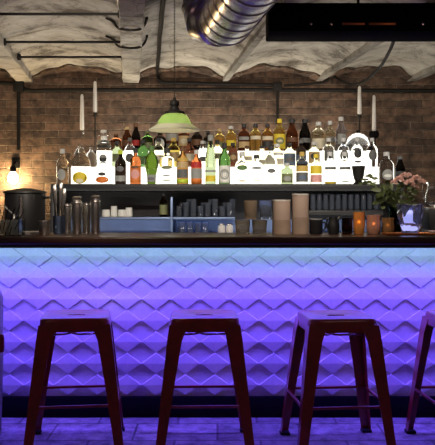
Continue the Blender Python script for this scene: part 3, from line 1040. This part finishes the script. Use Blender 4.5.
# beige canisters
for (px, yt, w, lab) in [(281.5, 200, 18.5, 'shorter beige canister standing in glass beside the tumblers'), (300.5, 194, 17.5, 'taller beige canister with pale rim on the counter')]:
    Y = 4.40
    t = thing('canister', lab, 'canister', on_bar(px, Y), 0, 'beige canisters on the counter')
    R, H = px2m(w / 2, Y), hh(yt, Y)
    obj('body', lathe(bm_new(), [(0, .005), (R * .90, .005), (R * .92, .012), (R * .95, H * .97), (R * .92, H), (R * .84, H), (R * .84, H - .02), (0, H - .02)], 28), M['beige'], t)
    o = obj('rim', lathe(bm_new(), [(R * .93, H - .008), (R * .985, H - .006), (R * .985, H + .002), (R * .90, H + .002)], 28), M['wax'], t)
    o['label'] = 'pale rim'
    obj('sleeve', lathe(bm_new(), [(R * .955, 0), (R, 0), (R, H * .42), (R * .965, H * .42)], 28), M['sleeve'], t)
# mugs and jugs
Y = 4.40


def mug(px, w, yt, mat, rimmat, lab, name='mug', handle=True):
    t = thing(name, lab, 'mug', on_bar(px, Y))
    R, H = px2m(w / 2, Y), hh(yt, Y)
    obj('body', lathe(bm_new(), [(0, 0), (R * .9, 0), (R, .01), (R, H), (R * .92, H), (R * .9, .012), (0, .012)], 24), M[mat], t)
    obj('rim', lathe(bm_new(), [(R * .99, H - .006), (R * 1.03, H - .004), (R * 1.02, H + .002), (R * .92, H + .001)], 24), M[rimmat], t)
    if handle:
        obj('handle', tube(bm_new(), smooth_path([(R * .95, 0, H * .8), (R * 1.4, 0, H * .75), (R * 1.45, 0, H * .4), (R * .95, 0, H * .22)], 5), .005, 8), M[mat], t)
    return t


mug(316, 13, 219, 'black', 'l_lgrey', 'dark mug with a pale rim beside the tall beige canister')
t = thing('jug', 'squat black jug with spout on the counter', 'jug', on_bar(333.5, Y))
R, H = px2m(6, Y), hh(217, Y)
obj('body', lathe(bm_new(), [(0, 0), (R * .85, 0), (R, H * .25), (R * .95, H * .6), (R * .7, H * .85), (R * .75, H), (R * .68, H), (R * .62, H * .84), (0, .012)], 24), M['black'], t)
obj('spout', tube(bm_new(), [(R * .6, 0, H * .8), (R * 1.0, 0, H * .98), (R * 1.15, 0, H * 1.02)], [.010, .007, .005], 8), M['black'], t)
obj('handle', tube(bm_new(), smooth_path([(-R * .65, 0, H * .92), (-R * 1.05, 0, H * .85), (-R * 1.06, 0, H * .45), (-R * .9, 0, H * .3)], 5), .005, 8), M['black'], t)


def votive(px, w, yt, mat, lab, lit, Y=4.38, wax=True):
    t = thing('candle_glass', lab, 'candle holder', on_bar(px, Y), 0, 'amber candle glasses on the counter')
    R, H = px2m(w / 2, Y), hh(yt, Y)
    bm = lathe(bm_new(), [(0, 0), (R * .8, 0), (R * .9, .008), (R, H * .35), (R * .93, H * .8), (R, H), (R * .93, H), (R * .86, H * .8), (R * .92, H * .35), (R * .8, .012), (0, .012)], 24)
    for v in bm.verts:
        a = math.atan2(v.co.y, v.co.x)
        k_ = 1 - .03 * math.cos(a * 12)
        v.co.x *= k_
        v.co.y *= k_
    obj('glass_cup', bm, M[mat], t)
    obj('wax', lathe(bm_new(), [(0, .013), (R * .76, .013), (R * .82, H * .35), (0, H * .36)], 20), M['wax'], t)
    obj('wick', tube(bm_new(), [(0, 0, H * .35), (.001, 0, H * .35 + .012)], .0015, 6), M['matte_black'], t)
    if lit:
        point('votive_flame_light', on_bar(px, Y) + Vector((0, 0, H * .55)), lit, (1, .5, .14), .008)
    return t


votive(347, 11, 218, 'brown_glass', 'small dark brown candle glass next to the black jug', .0)
votive(359, 11.5, 212, 'votive', 'bright orange candle glass on the counter', .02)
votive(373.5, 14, 215, 'pink_glass', 'wide pinkish amber candle glass next to the orange one', .02)
votive(388, 13, 218, 'brown_votive', 'brownish amber candle glass on the copper tray', .008, Y=4.42)
# copper tray and crystal bowl
Y = 4.30
t = thing('copper_tray', 'thin copper coloured tray under the crystal bowl', 'tray', on_bar(408, Y))
w = px2m(24, Y)
obj('plate', box(bm_new(), -w, w, -.065, .065, 0, .005, .002), M['copper'], t)
bm = bm_new()
tube(bm, [(-w, -.065, .008), (w, -.065, .008), (w, .065, .008), (-w, .065, .008), (-w, -.065, .008)], .004, 6)
obj('lip', bm, M['copper'], t)
t = thing('crystal_bowl', 'faceted crystal ice bowl with blue violet glints on the copper tray', 'bowl', on_bar(410, Y) + Vector((0, 0, .006)))
R, H = px2m(14.5, Y), hh(206, Y)
bm = bm_new()
prof = [(0, 0), (R * .55, 0), (R * .85, H * .30), (R, H * .62), (R * .96, H), (R * .88, H), (R * .9, H * .62), (R * .74, H * .32), (0, .02)]
lathe(bm, prof, 8)
for v in bm.verts:
    if v.co.z > .01 and math.hypot(v.co.x, v.co.y) > R * .7:
        q = random.uniform(.80, 1.10)
        v.co.z += random.uniform(-.012, .012)
        v.co.x *= q
        v.co.y *= q
bmesh.ops.triangulate(bm, faces=bm.faces[:])
obj('bowl_wall', bm, M['crystal'], t, False)
M['bowl_glint'] = glow('glint_glow', (.62, .62, 1), 1.1)  # added glowing core that puts blue white glints into the cut glass
o = obj('glint_glow', lathe(bm_new(), [(0, .022), (R * .4, .022), (R * .52, H * .3), (R * .3, H * .62), (R * .1, H * .8), (0, H * .8)], 7), M['bowl_glint'], t, False)
o['label'] = 'added blue white glowing core for the glints in the bowl'
obj('bowl_rim', lathe(bm_new(), [(R * .86, H), (R * .98, H), (R * .98, H + .004), (R * .86, H + .004)], 28), M['thin_clear'], t)
# vase with flowers
Y = 4.52
t = thing('flower_vase', 'glass vase of green leaves and dusty pink flowers on the counter', 'flowers', on_bar(396, Y))
R, H = px2m(8, Y), hh(207, Y)
obj('vase', lathe(bm_new(), [(0, 0), (R * .7, 0), (R * .9, .01), (R, H * .5), (R * .8, H * .85), (R * .95, H), (R * .88, H), (R * .72, H * .85), (R * .9, H * .5), (R * .7, .012), (0, .012)], 24), M['dgreen_glass'], t)
bm = bm_new()
heads = []
for i in range(16):
    a = random.uniform(0, 2 * PI)
    top = Vector(((random.uniform(-16, 17)) * Y / F, random.uniform(-.05, .05), hh(random.uniform(183, 196), Y)))
    tube(bm, smooth_path([(0, 0, .03), (top.x * .2, top.y * .3, H), (top.x * .7, top.y * .8, (H + top.z) / 2), top], 4), .0025, 5)
obj('stems', bm, M['leaf'], t)


def leaf(bm, base, d, ln, wd):
    d = d.normalized()
    s = d.cross(Vector((random.uniform(-.3, .3), -1, random.uniform(-.2, .4)))).normalized()
    nrm = s.cross(d)
    rows = []
    for i in range(6):
        f = i / 5
        w_ = wd * math.sin(PI * min(1, f * .92 + .06)) ** .8
        p_ = base + d * ln * f + nrm * (.25 * ln * f * f) - Vector((0, 0, .25 * ln * f * f))
        rows.append([bm.verts.new(p_ - s * w_), bm.verts.new(p_ - nrm * w_ * .25), bm.verts.new(p_ + s * w_)])
    for A, B in zip(rows, rows[1:]):
        bm.faces.new((A[0], A[1], B[1], B[0]))
        bm.faces.new((A[1], A[2], B[2], B[1]))


bm = bm_new()
for i in range(70):
    px_, py_ = random.uniform(380, 411), random.uniform(184, 208)
    b0 = Vector(((px_ - 396) * Y / F, random.uniform(-.05, .05), hh(py_, Y)))
    leaf(bm, b0, Vector((random.uniform(-1, 1) + (px_ - 396) / 14, random.uniform(-.8, .4), random.uniform(-.3, .9))), random.uniform(.035, .065), random.uniform(.009, .015))
for i in range(12):     # trailing tips towards the dark goblet
    b0 = Vector(((random.uniform(362, 378) - 396) * Y / F, random.uniform(-.03, .03), hh(random.uniform(176, 188), Y)))
    leaf(bm, b0, Vector((-1, random.uniform(-.4, .4), random.uniform(-.1, .7))), random.uniform(.035, .06), random.uniform(.006, .010))
tube(bm, smooth_path([(0, 0, H), (-.07, 0, hh(197, Y)), (-.13, 0, hh(188, Y)), (-.19, 0, hh(179, Y))], 4), .002, 5)
obj('foliage', bm, M['leaf'], t)
for (px_, py_, s_) in [(398, 180, 8), (407, 183, 8), (415, 179, 8), (412, 187, 7), (403, 176, 7), (421, 182, 6), (393, 183, 6), (408, 175, 5)]:
    bm = bm_new()
    c0 = Vector(((px_ - 396) * Y / F, random.uniform(-.06, 0), hh(py_, Y)))
    for q in range(14):
        a = q * 2.4
        el = .2 + .9 * (q / 14)
        leaf(bm, c0, Vector((math.cos(a) * math.cos(el), math.sin(a) * math.cos(el) - .35, math.sin(el) * .9)), s_ * Y / F * .72, s_ * Y / F * .26)
    obj('blossom', bm, M['petal'], t)
# coffee machine block and glass carafe
Y = 4.50
t = thing('coffee_machine', 'black boxy machine cut off by the photo edge beside the crystal bowl', 'machine', on_bar(442, Y))
w = px2m(16, Y)
obj('housing', box(bm_new(), -w, w, -.06, .09, .0, hh(209, Y), .008), M['black'], t)
obj('drip_tray', box(bm_new(), -w - .04, w, -.11, -.061, 0, .022, .004), M['steel'], t)
obj('top_plate', box(bm_new(), -w + .004, w - .004, -.055, .085, hh(209, Y) - .002, hh(207.5, Y), .003), M['steel'], t)
t = thing('carafe', 'clear glass carafe standing on the black machine', 'carafe', Vector(((432 - HX) * Y / F, Y, ZC + hh(207.5, Y) + .001)))
R, H = px2m(7, Y), hh(182, Y) - hh(207.5, Y)
bm = lathe(bm_new(), [(0, 0), (R * .8, 0), (R, H * .2), (R * .95, H * .5), (R * .6, H * .75), (R * .62, H), (R * .56, H), (R * .54, H * .76), (R * .88, H * .5), (R * .92, H * .2), (0, .008)], 24)
obj('glass_body', bm, M['thin_clear'], t)
obj('neck_band', lathe(bm_new(), [(R * .605, H * .74), (R * .66, H * .75), (R * .66, H * .82), (R * .615, H * .83)], 24), M['steel'], t)
obj('handle', tube(bm_new(), smooth_path([(-R * .6, 0, H * .95), (-R * 1.25, 0, H * .9), (-R * 1.3, 0, H * .5), (-R * .9, 0, H * .3)], 5), .004, 8), M['steel'], t)

# dark wine bottle behind the flowers
bottle(400, 156, 11, 1, 'beer', 'dark_glass', 'grey', [(.2, .45, 'dark', 60)], 'dark bottle with grey neck standing behind the pink flowers', base=(5.56, ZB))

# ------------------------------------------------------------------ glassware in the back bar
gi = 0
for r_, (Yg) in enumerate((BY + .09, BY + .18)):
    for i in range(11):
        px = 313 + i * 6.3 + r_ * 2
        if px > 380:
            continue
        loc = Vector(((px - HX) * Yg / F, Yg, zr + .001))
        tumbler(loc, .0185, .115, 'clear upside down glass in the rows on the dark shelf behind the candle glasses', 'rack_glass', up=False, group='upside down glasses on the dark shelf')
for (px, h, r, lab) in [(106, .05, .03, 'small white cup upside down on the steel shelf beside the shakers'), (114, .075, .024, 'tall pale cup on the steel shelf among the small cups'), (122, .05, .03, 'white cup on the steel shelf between two others'),
                        (129, .065, .026, 'pale cup on the steel shelf at the end of the cup row')]:
    Yg = BY + .08
    tumbler(Vector(((px - HX) * Yg / F, Yg, zsh + .007)), r, h, lab, 'l_white', 'cup', 'cup', 'pale cups on the steel shelf', up=False)
bottle(163.5, 193, 8, 1, 'std', 'amber_glass', 'dark', [(.1, .5, 'olive', 80)], 'olive bottle alone on the steel shelf beside the divider', base=(BY + .07, zsh + .006))
k = 0
for Yg in (BY + .08, BY + .17):
    for i in range(8):
        px = 179 + i * 7.2 + (3 if Yg > BY + .1 else 0)
        h = .075 + .05 * ((i * 7 + (Yg > BY + .1)) % 3) / 2
        tumbler(Vector(((px - HX) * Yg / F, Yg, zsh + .007)), .022, h, 'clear drinking glass crowded on the steel shelf past the divider', 'rack_glass', up=bool(i % 2), group='clear glasses on the steel shelf')
for px in (182, 190, 198, 205):
    tumbler(Vector(((px - HX) * (BY + .08) / F, BY + .08, zw + .001)), .024, .09, 'clear glass on the lower worktop below the steel shelf', 'rack_glass', group='clear glasses on the lower worktop')
for (px, lab) in ((221.5, 'bright white sugar jar under the steel shelf nearer the divider'), (229.5, 'bright white sugar jar under the steel shelf nearer the tumblers')):
    t = thing('white_jar', lab, 'jar', Vector(((px - HX) * (BY + .06) / F, BY + .06, zw + .001)), 0, 'white jars under the steel shelf')
    obj('jar_body', lathe(bm_new(), [(0, 0), (.022, 0), (.026, .01), (.026, .06), (.018, .07), (0, .07)], 20), M['wax'], t)
    obj('jar_lid', lathe(bm_new(), [(.018, .07), (.022, .071), (.022, .08), (0, .082)], 20), M['steel'], t)


# ------------------------------------------------------------------ bar stools
def rloop(half, rc, n=64):
    """rounded square loop, n points by angle"""
    out = []
    for i in range(n):
        a = 2 * PI * i / n
        c, s = math.cos(a), math.sin(a)
        e = 7 if rc == 0 else rc
        r = half / ((abs(c) ** e + abs(s) ** e) ** (1 / e))
        out.append((c * r, s * r))
    return out


def slot(hw, hr, n=64):
    out = []
    for i in range(n):
        a = 2 * PI * i / n
        c, s = math.cos(a), math.sin(a)
        x = c * (hw + hr) * 1.0
        e = 3.0
        r = 1 / ((abs(c / (hw + hr)) ** e + abs(s / hr) ** e) ** (1 / e))
        out.append((c * r, s * r))
    return out


SH = .63
SB = .163


def make_stool(lab):
    t = thing('bar_stool', lab, 'stool', (0, 0, 0), 0, 'red metal bar stools at the counter')
    bm = bm_new()
    loops = [(slot(.026, .018), SH - .0075), (slot(.026, .018), SH - .005), (slot(.028, .020), SH - .004), (rloop(SB * .80, 5), SH - .004), (rloop(SB * .90, 7), SH - .001), (rloop(SB * .955, 9), SH), (rloop(SB * .985, 9), SH - .005),
             (rloop(SB, 9), SH - .014), (rloop(SB * 1.012, 9), SH - .062), (rloop(SB * .995, 9), SH - .062), (rloop(SB * .98, 9), SH - .014), (rloop(SB * .9, 8), SH - .009)]
    R = [[bm.verts.new((x, y, z)) for x, y in lp] for lp, z in loops]
    for A, B in list(zip(R, R[1:])) + [(R[-1], R[0])]:
        for q in range(64):
            bm.faces.new((A[q], A[(q + 1) % 64], B[(q + 1) % 64], B[q]))
    obj('seat', bm, M['red_metal'], t, ang=50)
    zt = SH - .030
    for sx in (-1, 1):
        for sy in (-1, 1):
            bm = bm_new()
            # angle section: corner, arm along x, arm along y ; tapering to the foot
            prof = []
            for z, hf, wd in [(zt, SB * 1.005, .088), (zt - .04, SB * 1.005 + .006, .076), (zt - .075, SB * 1.01 + .010, .068), (.30, .199, .054), (.03, .228, .042), (0, .231, .041)]:
                th = .004
                pts = [(hf, hf), (hf - wd, hf), (hf - wd, hf - th), (hf - th, hf - th), (hf - th, hf - wd), (hf, hf - wd)]
                prof.append([bm.verts.new((sx * x, sy * y, z)) for x, y in pts])
            for A, B in zip(prof, prof[1:]):
                for q in range(6):
                    bm.faces.new((A[q], A[(q + 1) % 6], B[(q + 1) % 6], B[q]))
            bm.faces.new(prof[0])
            bm.faces.new(prof[-1])
            lg = obj('leg', bm, M['red_metal'], t, False)
            bm = box(bm_new(), min(sx * .234, sx * .186), max(sx * .234, sx * .186), min(sy * .234, sy * .186), max(sy * .234, sy * .186), 0, .014, .003)
            obj('rubber_foot', bm, M['rubber'], lg)
    zr_ = .232
    hf = .206
    for sy in (-1, 1):
        obj('footrest', box(bm_new(), -hf, hf, min(sy * (hf - .0), sy * (hf - .012)), max(sy * hf, sy * (hf - .012)), zr_ - .006, zr_ + .006, .002), M['red_metal'], t)
        obj('footrest', box(bm_new(), min(sy * hf, sy * (hf - .012)), max(sy * hf, sy * (hf - .012)), -hf, hf, zr_ - .006, zr_ + .006, .002), M['red_metal'], t)
    for s in (-1, 1):
        obj('brace', tube(bm_new(), smooth_path([(-.165, -.165 * s, SH - .07), (-.06, -.06 * s, SH - .088), (0, 0, SH - .092 + .006 * s), (.06, .06 * s, SH - .088), (.165, .165 * s, SH - .07)], 4), .005, 6), M['red_metal'], t)
    return t


proto = make_stool('dark red metal bar stool standing closest to the cut off upholstered chair')


def dup(root, lab):
    r = root.copy()
    C.objects.link(r)
    r['label'] = lab
    for ch in list(root.children):
        c = ch.copy()
        C.objects.link(c)
        c.parent = r
        for g in ch.children:
            d = g.copy()
            C.objects.link(d)
            d.parent = c
    return r


spots = [(-.682, 3.84, 7.0, None), (-.064, 3.84, 2, 'dark red metal stool standing below the green pendant lamp'),
         (.568, 3.82, 5.5, 'dark red metal stool turned slightly, below the tall beige canister'), (1.205, 3.84, 5, 'dark red metal stool cut off at the photo edge below the crystal bowl')]
first = True
objs = []
for X, Y, rz, lab in spots:
    s = proto if lab is None else dup(proto, lab)
    objs.append((s, X, Y, rz))
for s, X, Y, rz in objs:
    s.location = (X, Y, 0)
    s.rotation_euler = (0, 0, math.radians(rz))

# upholstered chair just entering the frame
t = thing('tub_chair', 'edge of an upholstered chair back cut off by the photo border', 'chair', (-1.318, 3.80, 0), 0)
prof = [(0, .02), (.26, .02), (.275, .05), (.285, .40), (.285, .70), (.275, .735), (.255, .75), (.235, .735), (.23, .70), (.23, .42), (0, .42)]
bm = lathe(bm_new(), prof, 40)
obj('shell', bm, M['violet_fabric'], t)
obj('cushion', lathe(bm_new(), [(0, .42), (.21, .42), (.225, .44), (.225, .49), (.20, .51), (0, .515)], 32), M['violet_fabric'], t)
bm = lathe(bm_new(), [(0, -.045), (.012, -.042), (.016, -.02), (.016, .02), (.012, .042), (0, .045)], 12)
bmesh.ops.translate(bm, verts=bm.verts[:], vec=(.292, -.03, .50))
o = obj('side_knob', bm, M['red_metal'], t)
o['label'] = 'dark red knob'
for a in (45, 135, 225, 315):
    a = math.radians(a)
    obj('foot', lathe(bm_new(), [(0, 0), (.018, 0), (.02, .025), (0, .025)], 12, c=(.2 * math.cos(a), .2 * math.sin(a), 0)), M['rubber'], t)

# ------------------------------------------------------------------ unseen spots added to brighten the bottles, wall and counter
for X, ys, zs, pw in ((-1.7, 3.0, 2.08, 14), (-.6, 3.0, 2.08, 60), (.5, 3.62, 2.0, 42), (1.6, 3.62, 2.0, 30)):
    d = bpy.data.lights.new('fill_spot', 'SPOT')
    d.energy = pw
    d.color = (1, .88, .72)
    d.spot_size = math.radians(66 if ys < 3.5 else 84)
    d.spot_blend = .35
    d.shadow_soft_size = .04
    o = bpy.data.objects.new('fill_spot', d)
    C.objects.link(o)
    o.location = (X, ys, zs)
    o.rotation_euler = (math.radians(90 - (17 if ys < 3.5 else 26)), 0, 0)
# added fill light behind the counter, shining up to brighten the vault
area('ceiling_fill', (0, CY1 + .06, .90), (PI - math.radians(8), 0, 0), 4.4, .03, 18, (1, .93, .82), 180)
area('wall_fill', (0, S2Y + .20, z3 + .012), (PI, 0, 0), 1.9, .03, 4.6, (1, .90, .72), 180)  # fill light added behind the top step, brightening the middle of the wall
# unseen warm fill lights added before the bar, lifting the stool fronts
for X in (-1.5, 1.5):
    point('front_fill', (X, 1.2, 1.95), 6, (1, .54, .46), .15)

w = bpy.data.worlds.new('World')
bpy.context.scene.world = w
w.use_nodes = True
w.node_tree.nodes['Background'].inputs['Color'].default_value = (.55, .42, .38, 1)
w.node_tree.nodes['Background'].inputs['Strength'].default_value = .05

# ------------------------------------------------------------------ camera
cd = bpy.data.cameras.new('camera')
cam = bpy.data.objects.new('camera', cd)
C.objects.link(cam)
cam.location = (0, 0, CZ)
cam.rotation_euler = (PI / 2, 0, 0)
cd.sensor_fit = 'HORIZONTAL'
cd.sensor_width = 36
cd.lens = 36 * F / 435
cd.shift_y = -(222.5 - HY) / 435
cd.clip_start = .05
sc = bpy.context.scene
sc.camera = cam
sc.view_settings.view_transform = 'Standard'
sc.view_settings.look = 'None'
sc.view_settings.exposure = 0
sc.view_settings.gamma = 1
sc.view_settings.use_curve_mapping = False
sc.cycles.use_denoising = True
sc.cycles.caustics_refractive = False
sc.cycles.caustics_reflective = False
sc.cycles.max_bounces = 10
sc.cycles.transmission_bounces = 10
sc.cycles.sample_clamp_indirect = 4
